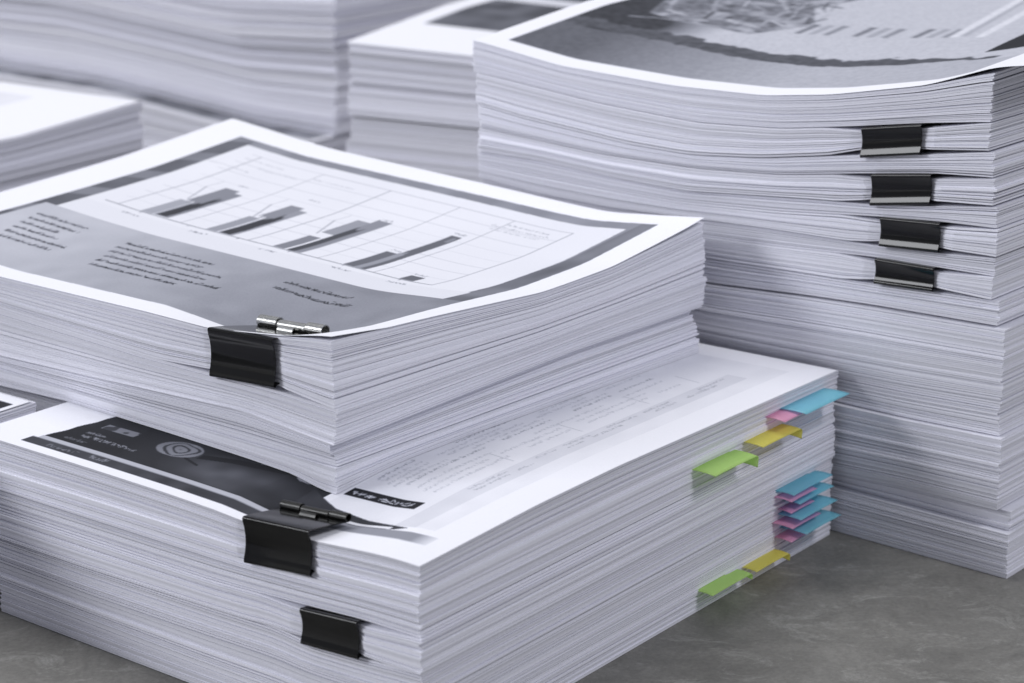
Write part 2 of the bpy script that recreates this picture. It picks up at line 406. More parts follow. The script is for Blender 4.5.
def floor_mat():
    m, nt, b = new_mat('grey_cement')
    tc = nt.nodes.new('ShaderNodeTexCoord')
    def noise(scale, detail, rough=0.6, dist=0.0):
        n = nt.nodes.new('ShaderNodeTexNoise'); n.inputs['Scale'].default_value = scale; n.inputs['Detail'].default_value = detail
        n.inputs['Roughness'].default_value = rough; n.inputs['Distortion'].default_value = dist
        nt.links.new(tc.outputs['Object'], n.inputs['Vector']); return n
    a = noise(22, 10, 0.72, 0.5); c = noise(520, 5, 0.7); s = noise(55, 10, 0.8, 0.9)
    sm = nt.nodes.new('ShaderNodeMapping'); sm.inputs['Rotation'].default_value = (0, 0, math.radians(28)); sm.inputs['Scale'].default_value = (0.75, 1.15, 1)
    nt.links.new(tc.outputs['Object'], sm.inputs[0]); nt.links.new(sm.outputs[0], s.inputs['Vector'])
    r = nt.nodes.new('ShaderNodeValToRGB'); r.color_ramp.elements[0].position = 0.3; r.color_ramp.elements[1].position = 0.75
    r.color_ramp.elements[0].color = (0.105, 0.103, 0.096, 1); r.color_ramp.elements[1].color = (0.250, 0.245, 0.228, 1)
    nt.links.new(a.outputs['Fac'], r.inputs[0])
    r2 = nt.nodes.new('ShaderNodeValToRGB'); r2.color_ramp.elements[0].position = 0.53; r2.color_ramp.elements[1].position = 0.68
    r2.color_ramp.elements[0].color = (0, 0, 0, 1); r2.color_ramp.elements[1].color = (0.6, 0.6, 0.6, 1)
    nt.links.new(s.outputs['Fac'], r2.inputs[0])
    mx = nt.nodes.new('ShaderNodeMix'); mx.data_type = 'RGBA'
    nt.links.new(r2.outputs[0], mx.inputs['Factor']); nt.links.new(r.outputs[0], mx.inputs['A']); mx.inputs['B'].default_value = (0.38, 0.38, 0.36, 1)
    gr = nt.nodes.new('ShaderNodeMapRange'); gr.inputs[3].default_value = 0.55; gr.inputs[4].default_value = 1.45
    nt.links.new(c.outputs['Fac'], gr.inputs[0])
    vm = nt.nodes.new('ShaderNodeVectorMath'); vm.operation = 'SCALE'
    nt.links.new(mx.outputs['Result'], vm.inputs[0]); nt.links.new(gr.outputs[0], vm.inputs['Scale'])
    # thin pale hairline veins
    mp = nt.nodes.new('ShaderNodeMapping'); mp.inputs['Scale'].default_value = (1.0, 1.0, 1.0)
    nt.links.new(tc.outputs['Object'], mp.inputs[0])
    wn = noise(5, 4, 0.55, 0.3)
    ab = nt.nodes.new('ShaderNodeMath'); ab.operation = 'SUBTRACT'; ab.inputs[1].default_value = 0.5; nt.links.new(wn.outputs['Fac'], ab.inputs[0])
    a2 = nt.nodes.new('ShaderNodeMath'); a2.operation = 'ABSOLUTE'; nt.links.new(ab.outputs[0], a2.inputs[0])
    vr = nt.nodes.new('ShaderNodeMapRange'); vr.inputs[1].default_value = 0.0; vr.inputs[2].default_value = 0.006; vr.inputs[3].default_value = 1; vr.inputs[4].default_value = 0
    nt.links.new(a2.outputs[0], vr.inputs[0])
    br = noise(14, 2); brm = nt.nodes.new('ShaderNodeMapRange'); brm.inputs[1].default_value = 0.5; brm.inputs[2].default_value = 0.7; brm.inputs[4].default_value = 0.6
    nt.links.new(br.outputs['Fac'], brm.inputs[0])
    vmul = nt.nodes.new('ShaderNodeMath'); vmul.operation = 'MULTIPLY'; nt.links.new(vr.outputs[0], vmul.inputs[0]); nt.links.new(brm.outputs[0], vmul.inputs[1])
    mx2 = nt.nodes.new('ShaderNodeMix'); mx2.data_type = 'RGBA'; mx2.inputs['B'].default_value = (0.33, 0.33, 0.31, 1)
    nt.links.new(vmul.outputs[0], mx2.inputs['Factor']); nt.links.new(vm.outputs[0], mx2.inputs['A'])
    nt.links.new(mx2.outputs['Result'], b.inputs['Base Color'])
    b.inputs['Roughness'].default_value = 0.62
    bp = nt.nodes.new('ShaderNodeBump'); bp.inputs['Strength'].default_value = 0.25; bp.inputs['Distance'].default_value = 0.0006
    nt.links.new(c.outputs['Fac'], bp.inputs['Height']); nt.links.new(bp.outputs[0], b.inputs['Normal'])
    return m

# ------------------------------------------------------------------ sheets of paper
def smooth_noise(n, knots, amp, r):
    k = r.standard_normal(max(int(knots), 2))
    return np.interp(np.linspace(0, len(k)-1, n), np.arange(len(k)), k)*amp

def ring_points(l1, l2, fine_left, fine_right, coarse):
    n2 = int(l2/fine_left); n1 = int(l1/fine_right); m2 = int(l2/coarse); m1 = int(l1/coarse)
    P = []
    P += [(0.0, l2*i/n2) for i in range(n2, 0, -1)]             # left (front) face towards the near corner
    P += [(l1*i/n1, 0.0) for i in range(0, n1)]                 # right face away from it
    P += [(l1, l2*i/m2) for i in range(0, m2)]
    P += [(l1*i/m1, l2) for i in range(m1, 0, -1)]
    return np.array(P)

def pages(parent, origin, st, bot, top, off=(0, 0), l1=None, l2=None, pitch=0.5, slop=0.26, lean=0.0, rough=1.0,
          mat=None, fine=4.5, coarse=16, name='pages', seed=1, protrude=0.07, clip=None, vary=0.35, air=0.13):
    r = np.random.default_rng(seed)
    ends = np.zeros((4000, 2)); ce = np.zeros(2)                # sheets of slightly different length
    for i in range(4000):
        if r.random() < 0.09: ce = r.normal(0, 1.3*lean, 2)
        ends[i] = np.clip(ce + r.normal(0, 0.12, 2), -2.2, 2.2)
    l1 = l1 or st['l1']; l2 = l2 or st['l2']; mat = mat or EDGE
    P = ring_points(l1, l2, fine, fine, coarse); n = len(P)
    inset = 9.0
    Q = np.stack([np.clip(P[:,0], inset, l1-inset), np.clip(P[:,1], inset, l2-inset)], 1)
    out = np.stack([np.sign(P[:,0]-Q[:,0]), np.sign(P[:,1]-Q[:,1])], 1)
    def heights(f, A): return f(A[:,0]+off[0], A[:,1]+off[1])
    bo, to, bi, ti = heights(bot, P), heights(top, P), heights(bot, Q), heights(top, Q)
    mean_t = float(np.mean(to-bo))
    N = max(2, int(round(mean_t/pitch)))
    w = r.lognormal(0, vary, N); t = np.concatenate([[0], np.cumsum(w)]); t /= t[-1]
    V = []; F = []; T = []
    e1 = hdg(st['a1']); e2 = hdg(st['a2'])
    drift = np.array([smooth_noise(N, max(3, N/14), 0.35*lean, r), smooth_noise(N, max(3, N/14), 0.35*lean, r)]).T
    step = np.zeros((N, 2)); cur = np.zeros(2)
    for i in range(N):
        if r.random() < 0.05*lean: cur = r.normal(0, 0.7*lean, 2)
        step[i] = cur
    iface = [smooth_noise(n, n/13, 0.11*pitch*rough, r) for _ in range(N+1)]
    iface[0][:] = 0; iface[N][:] = 0
    idx = np.arange(n); nxt = (idx+1) % n
    push = np.zeros(n)                                          # a clip taps the sheets flush behind its spine
    if clip:
        g = np.clip(1-np.maximum(clip[0]-P[:,1], P[:,1]-clip[1])/2.2, 0, 1)
        push = 0.9*g*(P[:,0] == 0)
    tone_run = smooth_noise(N, max(3, N/5), 0.03, r)
    for i in range(N):
        d = drift[i] + step[i] + r.normal(0, slop, 2)
        if r.random() < protrude: d = d - np.abs(r.normal(0.5, 0.3, 2))
        rot = r.normal(0, slop*0.0018)
        du = d[0] + rot*(P[:,1]-l2/2); dv = d[1] - rot*(P[:,0]-l1/2)
        eno = smooth_noise(n, n/6, 0.04, r)
        gap = t[i+1]-t[i]
        t0 = t[i]; t1 = t[i+1] - gap*min(0.5, abs(r.normal(air, 0.13)))
        z0 = bo + (to-bo)*t0 + iface[i]; z1 = bo + (to-bo)*t1 + iface[i+1]
        y0 = bi + (ti-bi)*t0; y1 = bi + (ti-bi)*t1
        base = len(V)*n
        ou = P[:,0]+(off[0]+du)*(1-push/0.9)+push+out[:,0]*eno + ends[i,0]*(P[:,0] > l1-0.01); ov = P[:,1]+off[1]+dv+out[:,1]*eno + ends[i,1]*(P[:,1] > l2-0.01)
        iu = Q[:,0]+off[0]+du; iv = Q[:,1]+off[1]+dv
        ox, oy = st['o'][0]+ou*e1[0]+ov*e2[0], st['o'][1]+ou*e1[1]+ov*e2[1]
        ix, iy = st['o'][0]+iu*e1[0]+iv*e2[0], st['o'][1]+iu*e1[1]+iv*e2[1]
        V += [np.stack([ix, iy, y0], 1), np.stack([ox, oy, z0], 1), np.stack([ox, oy, z1], 1), np.stack([ix, iy, y1], 1)]
        for k in range(3):
            F.append(np.stack([base+k*n+idx, base+k*n+nxt, base+(k+1)*n+nxt, base+(k+1)*n+idx], 1))
        tn = 0.965 + tone_run[i] + r.normal(0, 0.075)
        if r.random() < 0.03: tn -= r.uniform(0.08, 0.25)
        T.append(np.full(4*n, min(max(tn, 0.6), 1.04)))
    # the face of the topmost and of the lowest sheet
    base = len(V)*n
    gu = np.linspace(2.5, l1-2.5, 26); gv = np.linspace(2.5, l2-2.5, 30)
    GU, GV = np.meshgrid(gu, gv, indexing='ij'); shp = GU.shape
    grids = []
    for surf, dz in ((top, -0.7), (bot, 0.4)):
        uu = GU.ravel()+off[0]; vv = GV.ravel()+off[1]
        z = surf(uu, vv)+dz
        x = st['o'][0]+uu*e1[0]+vv*e2[0]; y = st['o'][1]+uu*e1[1]+vv*e2[1]
        ii, jj = np.meshgrid(np.arange(shp[0]-1), np.arange(shp[1]-1), indexing='ij')
        a = base + (ii*shp[1]+jj).ravel()
        F.append(np.stack([a, a+shp[1], a+shp[1]+1, a+1], 1)); grids.append(np.stack([x, y, z], 1)); base += GU.size
        T.append(np.full(GU.size, 1.0))
    verts = np.concatenate(V + grids); faces = np.concatenate(F)
    ob = quads(name, verts, faces, mat, parent, origin)
    at = ob.data.attributes.new('tone', 'FLOAT', 'POINT'); at.data.foreach_set('value', np.concatenate(T).astype(np.float32))
    return ob

def cover(parent, origin, st, top, page, off=(0, 0), lift=0.10, curl=None, name='cover_sheet'):
    """one printed sheet lying on the pages, ink stored per vertex"""
    img = page.out(); nu, nv = img.shape
    u = np.linspace(0, page.l1, nu); v = np.linspace(0, page.l2, nv)
    U, Vv = np.meshgrid(u, v, indexing='ij')
    uu = U.ravel()+off[0]; vv = Vv.ravel()+off[1]
    z = top(uu, vv)+lift
    if curl is not None: z = z + curl(U.ravel(), Vv.ravel())
    e1 = hdg(st['a1']); e2 = hdg(st['a2'])
    x = st['o'][0]+uu*e1[0]+vv*e2[0]; y = st['o'][1]+uu*e1[1]+vv*e2[1]
    verts = np.stack([x, y, z], 1)
    ii, jj = np.meshgrid(np.arange(nu-1), np.arange(nv-1), indexing='ij'); a = (ii*nv+jj).ravel()
    faces = [np.stack([a, a+nv, a+nv+1, a+1], 1)]
    rim = np.concatenate([np.arange(nv), np.arange(1, nu)*nv+nv-1, (nu-1)*nv+np.arange(nv-2, -1, -1), np.arange(nu-2, 0, -1)*nv])
    low = verts[rim].copy(); low[:,2] -= 0.09
    b = len(verts)+np.arange(len(rim)); bn = np.roll(b, -1); rn = np.roll(rim, -1)
    faces.append(np.stack([rim, rn, bn, b], 1))
    ob = quads(name, np.concatenate([verts, low]), np.concatenate(faces), PRINT, parent, origin, smooth=True)
    ink = np.concatenate([img.ravel(), np.full(len(rim), 0.8)]).astype(np.float32)
    at = ob.data.attributes.new('ink', 'FLOAT', 'POINT'); at.data.foreach_set('value', ink)
    return ob

def bundle(name, label, cat, group, st, bot, top, off=(0, 0), seed=1, **kw):
    x, y = world(st, st['l1']/2, st['l2']/2)
    zb = float(bot(np.array(st['l1']/2), np.array(st['l2']/2)))
    o = thing(name, label, cat, (x, y, zb), group)
    org = np.array([x, y, zb])*MM
    pages(o, org, st, bot, top, off, seed=seed, **kw)
    return o, org

# ------------------------------------------------------------------ binder clips (handles taken out, as in the photograph)
def sweep(profile, v0, v1, st, zfun, nseg=6, closed=True):
    """extrude a closed (u, z) profile along the left face from v0 to v1"""
    e1 = hdg(st['a1']); e2 = hdg(st['a2']); n = len(profile)
    V = []; F = []
    for k in range(nseg+1):
        v = v0 + (v1-v0)*k/nseg
        for u, z in profile:
            V.append((st['o'][0]+u*e1[0]+v*e2[0], st['o'][1]+u*e1[1]+v*e2[1], zfun(u, z, v)))
    for k in range(nseg):
        for i in range(n):
            j = (i+1) % n
            F.append([k*n+i, k*n+j, (k+1)*n+j, (k+1)*n+i])
    return V, F, n

def strip(path, th):
    """turn an open (u, z) path into a closed thin profile"""
    p = np.array(path, float); d = np.gradient(p, axis=0); nrm = np.stack([-d[:,1], d[:,0]], 1)
    nrm /= np.linalg.norm(nrm, axis=1)[:,None]+1e-9
    return [tuple(a) for a in p] + [tuple(a) for a in (p+nrm*th)[::-1]]

def solid(parts, name, mat, parent, org, smooth=True):
    V = []; F = []
    for v, f, n in parts:
        b = len(V); V += v; F += [[i+b for i in q] for q in f]
        m = n//2; last = len(v)-n
        for s, flip in ((0, 0), (last, 1)):                     # end caps of the strip, quad by quad
            for i in range(m-1):
                q = [b+s+i, b+s+i+1, b+s+n-2-i, b+s+n-1-i]
                F.append(q if flip else q[::-1])
    ob = quads(name, V, F, mat, parent, org, smooth)
    md = ob.modifiers.new('edges', 'EDGE_SPLIT'); md.split_angle = math.radians(50)
    return ob

def binder_clip(label, st, v0, v1, zt, zb, arm=23, dip=4.0, roll=None, u0=-0.4, group='black binder clips', low_arm=14, low_dip=2.0, rr=1.85):
    """zt, zb: heights of the upper and lower lip at (v0, v1)"""
    H = (zt[0]-zb[0]+zt[1]-zb[1])/2
    x, y = world(st, u0, (v0+v1)/2)
    o = thing('binder_clip', label, 'binder clip', (x, y, (zb[0]+zb[1])/2), group)
    org = np.array([x, y, (zb[0]+zb[1])/2])*MM
    def zf(u, z, v):                                            # z is measured in the clip's own frame: 0 bottom lip .. H top lip
        t = (v-v0)/(v1-v0)
        return z/H*((zt[0]-zb[0])*(1-t)+(zt[1]-zb[1])*t) + zb[0]*(1-t)+zb[1]*t
    th = 0.42
    path = []
    for k in range(6): path.append((u0+low_arm*(1-k/5), 0.8+low_dip*(1-k/5)))
    # lower lip, hollow spine, upper lip
    for a in np.linspace(-80, -200, 7): path.append((u0-0.9+0.8*math.cos(math.radians(a)), 0.85+0.8*math.sin(math.radians(a))))
    for s in np.linspace(0.14, 0.86, 13): path.append((u0-1.45+0.95*max(0.0, math.sin(math.pi*(s-0.14)/0.72))**0.8, H*s))
    for a in np.linspace(200, 80, 7): path.append((u0-0.9+0.8*math.cos(math.radians(a)), H-0.85+0.8*math.sin(math.radians(a))))
    for k in range(1, 8): path.append((u0+arm*k/7, H-0.15-dip*(k/7)**1.15))
    prof_b = strip(path, -th)
    body = solid([sweep(prof_b, v0, v1, st, zf, 6)], 'body', BLACK, o, org)
    # rolled hinge at the end of each arm, split into knuckles by the slots of the missing handle
    def roll_path(uc, zc, rr, sgn, a0=-90, a1=235):
        return [(uc+rr*math.cos(math.radians(a)), zc+sgn*rr*math.sin(math.radians(a))) for a in np.linspace(a0, a1, 18)]
    w = v1-v0
    mat = roll or DARKROLL
    ue, ze = u0+arm, H-0.15-dip
    for f0, f1 in ((0.0, 0.25), (0.27, 0.68), (0.70, 1.0)):
        q = 0.82 if 0.2 < f0 < 0.5 else 1.0                     # the middle knuckle sits lower, between the handle slots
        pr = strip(roll_path(ue+0.2-(1-q)*1.2, ze+rr*q*0.95, rr*q, 1), -0.4)
        solid([sweep(pr, v0+w*f0, v0+w*f1, st, zf, 3)], 'hinge_roll', mat, o, org)
    # pressed rib on the middle of the arm, just before the roll
    rib = [(ue-4.6+2.2*k/8, ze+dip*0.17+0.12+1.3*math.sin(math.pi*k/8)) for k in range(9)]
    if roll is not None:
        solid([sweep(strip(rib, -0.3), v0+w*0.36, v0+w*0.60, st, zf, 3)], 'pressed_rib', mat, o, org)
    ul, zl = u0+low_arm, 0.8+low_dip
    pr = strip(roll_path(ul+0.1, zl-0.9, 0.8, -1), 0.3)
    solid([sweep(pr, v0, v1, st, zf, 3)], 'lower_roll', BLACK, o, org)
    return o

# ------------------------------------------------------------------ index tabs
def index_tab(colour, label, st, u0, u1, z0, out, tilt=0.0, fold=0.0, group='film index tabs along the paper edge', sag=0.35, z1=None):
    """thin film tab sticking out of the right face: u0..u1 along the edge, out millimetres wide"""
    z1 = z0 if z1 is None else z1
    x, y = world(st, (u0+u1)/2, 0)
    o = bpy.data.objects.new('index_tab', None)
    e1 = hdg(st['a1']); e2 = hdg(st['a2'])
    path = [(u0+(u1-u0)*k/12, z0+(z1-z0)*k/12 + 0.12*math.sin(k/12*math.pi*1.3)) for k in range(13)]
    if fold > 0:
        for k in range(1, 7):
            a = k/6*math.pi/2; path.append((u1+1.3*math.sin(a), path[12][1]-1.3*(1-math.cos(a))))
        ue, ze = path[-1]
        for k in range(1, 4): path.append((ue-0.15*k, ze-(fold-1.3)*k/3))
    W = 7; V = []; F = []
    ws = np.linspace(1.5, -out, W)
    n = len(path)
    for (u, z) in path:
        for w_ in ws:
            f = max(0.0, -w_/out)
            zz = z + tilt*f - sag*f*f + 0.2*math.sin(f*math.pi)
            V.append((st['o'][0]+u*e1[0]+w_*e2[0], st['o'][1]+u*e1[1]+w_*e2[1], zz))
    for i in range(n-1):
        for j in range(W-1):
            F.append([i*W+j, (i+1)*W+j, (i+1)*W+j+1, i*W+j+1])
    ob = quads('index_tab', V, F, FILM[colour], None, np.array([x, y, z0])*MM, smooth=True)
    ob.location = Vector((x*MM, y*MM, z0*MM))
    md = ob.modifiers.new('film', 'SOLIDIFY'); md.thickness = 0.00008
    bpy.data.objects.remove(o)
    ob['label'] = label; ob['category'] = 'index tab'; ob['group'] = group
    return ob

# ==================================================================== THE SCENE
# cement floor
fl = bpy.data.meshes.new('floor'); S = 4.0
fl.from_pydata([(-S, -S+1, 0), (S, -S+1, 0), (S, S+1, 0), (-S, S+1, 0)], [], [(0, 1, 2, 3)])
fl.materials.append(floor_mat())
fo = bpy.data.objects.new('floor', fl); coll.objects.link(fo); fo['kind'] = 'structure'
base = flat(0.15)

# ---- lower front stack
LB = 'paper bundles of the low front stack'
b, og = bundle('paper_bundle', 'clipped bundle whose cover shows a dark picture strip with a round emblem', 'paper bundle', LB,
               LOW, low_b1, low_top_p, seed=3, pitch=0.8, vary=0.2, air=0.19, lean=0.35, clip=(43.8, 72.8))
cover(b, og, LOW, low_top_p, article_page(), off=(0.1, 0.0))
bundle('paper_sheaf', 'unclipped sheets lying between the two clipped bundles of the low front stack', 'paper sheaf', LB,
       LOW, low_b2, plus(low_b1, flat(-0.15)), (0.3, 0.2), 4, pitch=0.8, vary=0.2, air=0.19, lean=0.35)
bundle('paper_bundle', 'thin bundle held by the lowest binder clip of the low front stack', 'paper bundle', LB,
       LOW, plus(low_b3, pinch(24.4, 48.6, 1.6, 80, 22, 26)), plus(low_b2, pinch(24.4, 48.6, -1.7, 80, 22, 20), flat(-0.12)), (-0.5, -0.4), 5, pitch=0.8, vary=0.2, air=0.19, lean=0.3, clip=(24.8, 49.0))
bundle('paper_ream', 'thick ream of white sheets under the lowest binder clip in front', 'paper ream', LB,
       LOW, low_b4, plus(low_b3, flat(-0.12)), (0.2, 0.1), 6, pitch=0.8, vary=0.2, air=0.19, lean=0.5)
bundle('paper_sheaf', 'bottom sheets of the low front stack, resting on the grey floor', 'paper sheaf', LB,
       LOW, base, plus(low_b4, flat(-0.1)), (0.1, 0.2), 7, pitch=0.8, vary=0.2, air=0.19, lean=0.5, l2=201.5)
binder_clip('clip with a dark roll on the bundle with the dark picture cover', LOW, 43.8, 72.8, (71.4-0.6, 69.3-0.6), (55.1, 52.4), arm=17, dip=2.4, roll=DARKROLL, rr=1.15)
binder_clip('lowest clip in front, near the bottom edge of the photo', LOW, 24.4, 48.6, (45.1, 43.2), (32.0, 30.6), arm=16, dip=2.2, low_arm=12)

# ---- upper front stack
UB = 'paper bundles of the stack with the bar chart'
b, og = bundle('paper_bundle', 'clipped bundle topped by a curled page printed with a bar chart', 'paper bundle', UB,
               UPP, plus(upp_b1, pinch(26.5, 59, 1.6, 80, 24, 30)), upp_top_p, seed=13, pitch=0.58, lean=0.6, slop=0.2, rough=1.5, protrude=0.06, clip=(26.9, 59.3))
cover(b, og, UPP, upp_top_p, chart_page(), off=(-0.3, -0.5), lift=0.22,
      curl=lambda u, v: 1.9*np.clip((u-110)/96, 0, 1)**1.7*np.clip((70-v)/70, 0, 1)**1.3 + 1.5*np.clip((26-u)/26, 0, 1)*np.clip((26-v)/26, 0, 1))
bundle('paper_sheaf', 'loose sheets directly under the bar chart bundle', 'paper sheaf', UB,
       UPP, upp_b2, plus(upp_b1, flat(-0.12)), (-0.4, -1.2), 14, pitch=0.55, lean=0.9, slop=0.22, rough=1.4, protrude=0.06)
bundle('paper_sheaf', 'middle sheets of the bar chart stack, set back a little at the right end', 'paper sheaf', UB,
       UPP, upp_b3, plus(upp_b2, flat(-0.12)), (0.6, 0.9), 15, pitch=0.55, lean=0.9, slop=0.22, rough=1.3, l1=202.5)
def rest_low(u, v):
    """the underside of the stack lies on the page below, whose height is given in its own frame"""
    x, y = world(UPP, np.asarray(u, float), np.asarray(v, float))
    e1 = hdg(LOW['a1']); e2 = hdg(LOW['a2']); dx = x-LOW['o'][0]; dy = y-LOW['o'][1]
    uu = np.clip(dx*e1[0]+dy*e1[1], 0, 253); vv = np.clip(dx*e2[0]+dy*e2[1], 0, 210)
    over = np.clip(dx*e2[0]+dy*e2[1]-210, 0, 80)
    return low_top_p(uu, vv) + 0.3 - over*0.06
bundle('paper_sheaf', 'bottom sheets of the bar chart stack, lying on the page with the black heading strip', 'paper sheaf', UB,
       UPP, rest_low, plus(upp_b3, flat(-0.12)), (0.2, -0.2), 16, pitch=0.55, lean=0.9, slop=0.22, rough=1.2, l1=204)
binder_clip('biggest clip, with bright steel rolls, on the corner of the bar chart page', UPP, 26.4, 58.8, (115.4, 113.2), (97.9, 95.4), arm=23, dip=4.4, roll=CHROME)

# ---- right stack
RB = 'paper bundles of the tall stack on the right'
PIN = {1: (46.8, 72.2), 3: (41.6, 67), 5: (36.9, 62.2), 7: (38.4, 63.6)}
spec = [   # name, label, offset
    ('paper_sheaf', 'top sheets of the tall right stack, covered by a grey photograph of a house', (0.4, 19.6)),
    ('paper_bundle', 'bundle in the highest of the four clips on the right', (-0.4, 19.3)),
    ('paper_sheaf', 'sheets between the highest and second clip on the right', (0.8, 17.6)),
    ('paper_bundle', 'bundle held by the second clip from the top on the right', (-0.5, 16.2)),
    ('paper_sheaf', 'sheets between the second and third clip on the right', (0.8, 14.9)),
    ('paper_bundle', 'bundle held by the third clip from the top on the right', (-0.6, 13.6)),
    ('paper_sheaf', 'sheets between the third and lowest clip on the right', (1.0, 14.4)),
    ('paper_bundle', 'bundle held by the lowest clip on the right', (-0.3, 14.2)),
    ('paper_sheaf', 'sheets just below the lowest clip on the right', (0.9, 11.6)),
    ('paper_ream', 'thick ream in the middle of the right stack, below the clips', (-0.2, 7.2)),
    ('paper_sheaf', 'sheets set back under the thick middle ream on the right', (1.3, 8.8)),
    ('paper_ream', 'lower thick ream on the right, beside the index tabs', (-0.3, 6.2)),
    ('paper_sheaf', 'recessed shaded sheets near the foot of the right stack', (3.2, 2.6)),
    ('paper_sheaf', 'bottom sheets of the right stack, resting on the grey floor', (-0.2, 0.8)),
]
for i, (nm, lb, off) in enumerate(spec):
    seam = 0.5 if i in (2, 4, 6, 8, 9, 11, 12) else 0.1         # air under each clipped bundle and between reams
    top = rgt_seam[i] if i == 0 else plus(rgt_seam[i], flat(-seam))
    bot = rgt_seam[i+1] if i+1 < len(rgt_seam) else base
    if i in PIN:
        v0, v1 = PIN[i]
        top = plus(top, pinch(v0, v1, -1.7, 80, 27, 18)); bot = plus(bot, pinch(v0, v1, 1.6, 80, 27, 16))
    lean = 0.35 if i < 9 else 0.55
    b, og = bundle(nm, lb, 'paper ' + nm.split('_')[1], RB, RGT, bot, top, off, 30+i, clip=(PIN[i][0]-off[1], PIN[i][1]-off[1]) if i in PIN else None, pitch=0.82, vary=0.22, air=0.18, lean=lean, l2=RGT['l2']-off[1]+(4 if i == 0 else 1.5-i*0.25), slop=0.22, rough=1.3 if i == 0 else 1.0)
    if i == 0:
        cover(b, og, RGT, rgt_seam[0], house_page(), off=(-0.2, 19.0-19.6+0.6), lift=0.25,
              curl=lambda u, v: 3.2*np.clip((48-v)/48, 0, 1)**1.4*np.clip((90-u)/90, 0, 1))
zc = {1: ((169.7, 165.3), (158.0, 153.5)), 3: ((151.6, 148.1), (139.8, 135.6)), 5: ((133.7, 132.1), (122.2, 120.5)), 7: ((116.2, 115.8), (106.8, 105.5))}
for i, lb in ((1, 'highest of the four clips on the right stack'), (3, 'second clip from the top on the right stack'),
              (5, 'third clip from the top on the right stack'), (7, 'lowest of the four clips on the right stack')):
    binder_clip(lb, RGT, PIN[i][0], PIN[i][1], zc[i][0], zc[i][1], arm=15, dip=2.2, low_arm=12, low_dip=1.6)

# ---- index tabs on the right face of the lower front stack
index_tab('green', 'bright green tab near the top of the paper edge, below the long white margin', LOW, 150.8, 178.6, 56.9, 9.6, fold=4.6)
index_tab('yellow', 'bright yellow tab between the upper green tab and the upper pink tab', LOW, 184.6, 211.4, 58.2, 8.6, fold=4.0)
index_tab('pink', 'pink tab at the top, partly under the topmost blue tab', LOW, 200.5, 233, 63.6, 8.0)
index_tab('blue', 'topmost blue tab at the far upper corner of the low stack', LOW, 210.5, 243, 64.4, 11.5, tilt=0.4)
for i, (zb, zp, ub, up, ob_, op) in enumerate(((31.4, 29.4, (210, 239.6), (208.6, 228), 7.6, 7.5), (26.4, 23.6, (215, 241), (211.5, 229), 7.6, 6.0),
                                         (21.4, 18.8, (212, 240), (208.6, 230), 10.0, 8.5), (15.4, 12.8, (214, 240.6), (209.6, 231), 11.5, 7.6))):
    w = ('top', 'second', 'third', 'lowest')[i]
    index_tab('pink', w + ' pink tab of the lower cluster of blue and pink tabs', LOW, up[0], up[1], zp, op)
    index_tab('blue', w + ' blue tab of the lower cluster of blue and pink tabs', LOW, ub[0], ub[1], zb, ob_, tilt=0.3)
index_tab('yellow', 'mustard yellow tab just above the floor', LOW, 186.4, 209.5, 8.0, 6.6, fold=3.0)
index_tab('green', 'green tab lowest on the paper edge, just above the floor', LOW, 156, 182.4, 8.6, 6.6, fold=2.4)

# ---- pile peeping out at the left, level with the low front stack
PIL = dict(o=np.array([-179.5, 769.0]) - 200*hdg(37.2), a1=37.2, a2=-52.8, l1=200.0, l2=260.0)
b, og = bundle('paper_ream', 'ream with a dark printed cover, mostly hidden beyond the low front stack', 'paper ream', None,
               PIL, base, flat(68.8), seed=60, pitch=0.7, air=0.35, lean=0.8, fine=8)
k = plain_print(200, 260, 61, [(20, 194, 3, 250, 0.015, 0.06)], 1.0)
cover(b, og, PIL, flat(68.8), k)

sx, sy = world(LOW, 56, 217)
SUP = dict(o=np.array([sx, sy]), a1=37.8, a2=-52.1, l1=190.0, l2=110.0)
bundle('paper_ream', 'ream in deep shade under the overhanging left end of the bar chart stack', 'paper ream', None,
       SUP, base, flat(63.0), seed=63, pitch=1.0, lean=0.8, fine=9)

# ---- blurred stacks behind
SML = dict(o=np.array([-203.0, 1172.0]) - 210*hdg(34), a1=34.0, a2=-57.0, l1=210.0, l2=290.0)
s_top = surface(210, 290, [(0,106),(290,112)], [(0,106),(120,105),(210,110)], [(0,110),(290,112)])
SG = 'paper bundles of the short blurred stack at the left'
b, og = bundle('paper_bundle', 'top bundle of the short blurred stack at the left edge, white cover', 'paper bundle', SG, SML, flat(84), s_top, seed=70, pitch=0.8, lean=1.1, fine=8, slop=0.4)
k = plain_print(210, 290, 71, [(30, 190, 60, 270, 0.66, 0.82), (60, 66, 70, 250, 0.3, 0.6)], 2.0)
cover(b, og, SML, s_top, k)
bundle('paper_ream', 'lower ream of the short blurred stack at the left edge', 'paper ream', SG, SML, flat(40), flat(83.8), (1.5, 1.5), seed=72, pitch=0.8, lean=1.1, fine=8, slop=0.4)
bundle('paper_sheaf', 'hidden bottom sheets of the short blurred stack at the left edge', 'paper sheaf', SG, SML, base, flat(39.8), (0, 0), seed=73, pitch=1.5, lean=1.6, fine=10, slop=0.4)

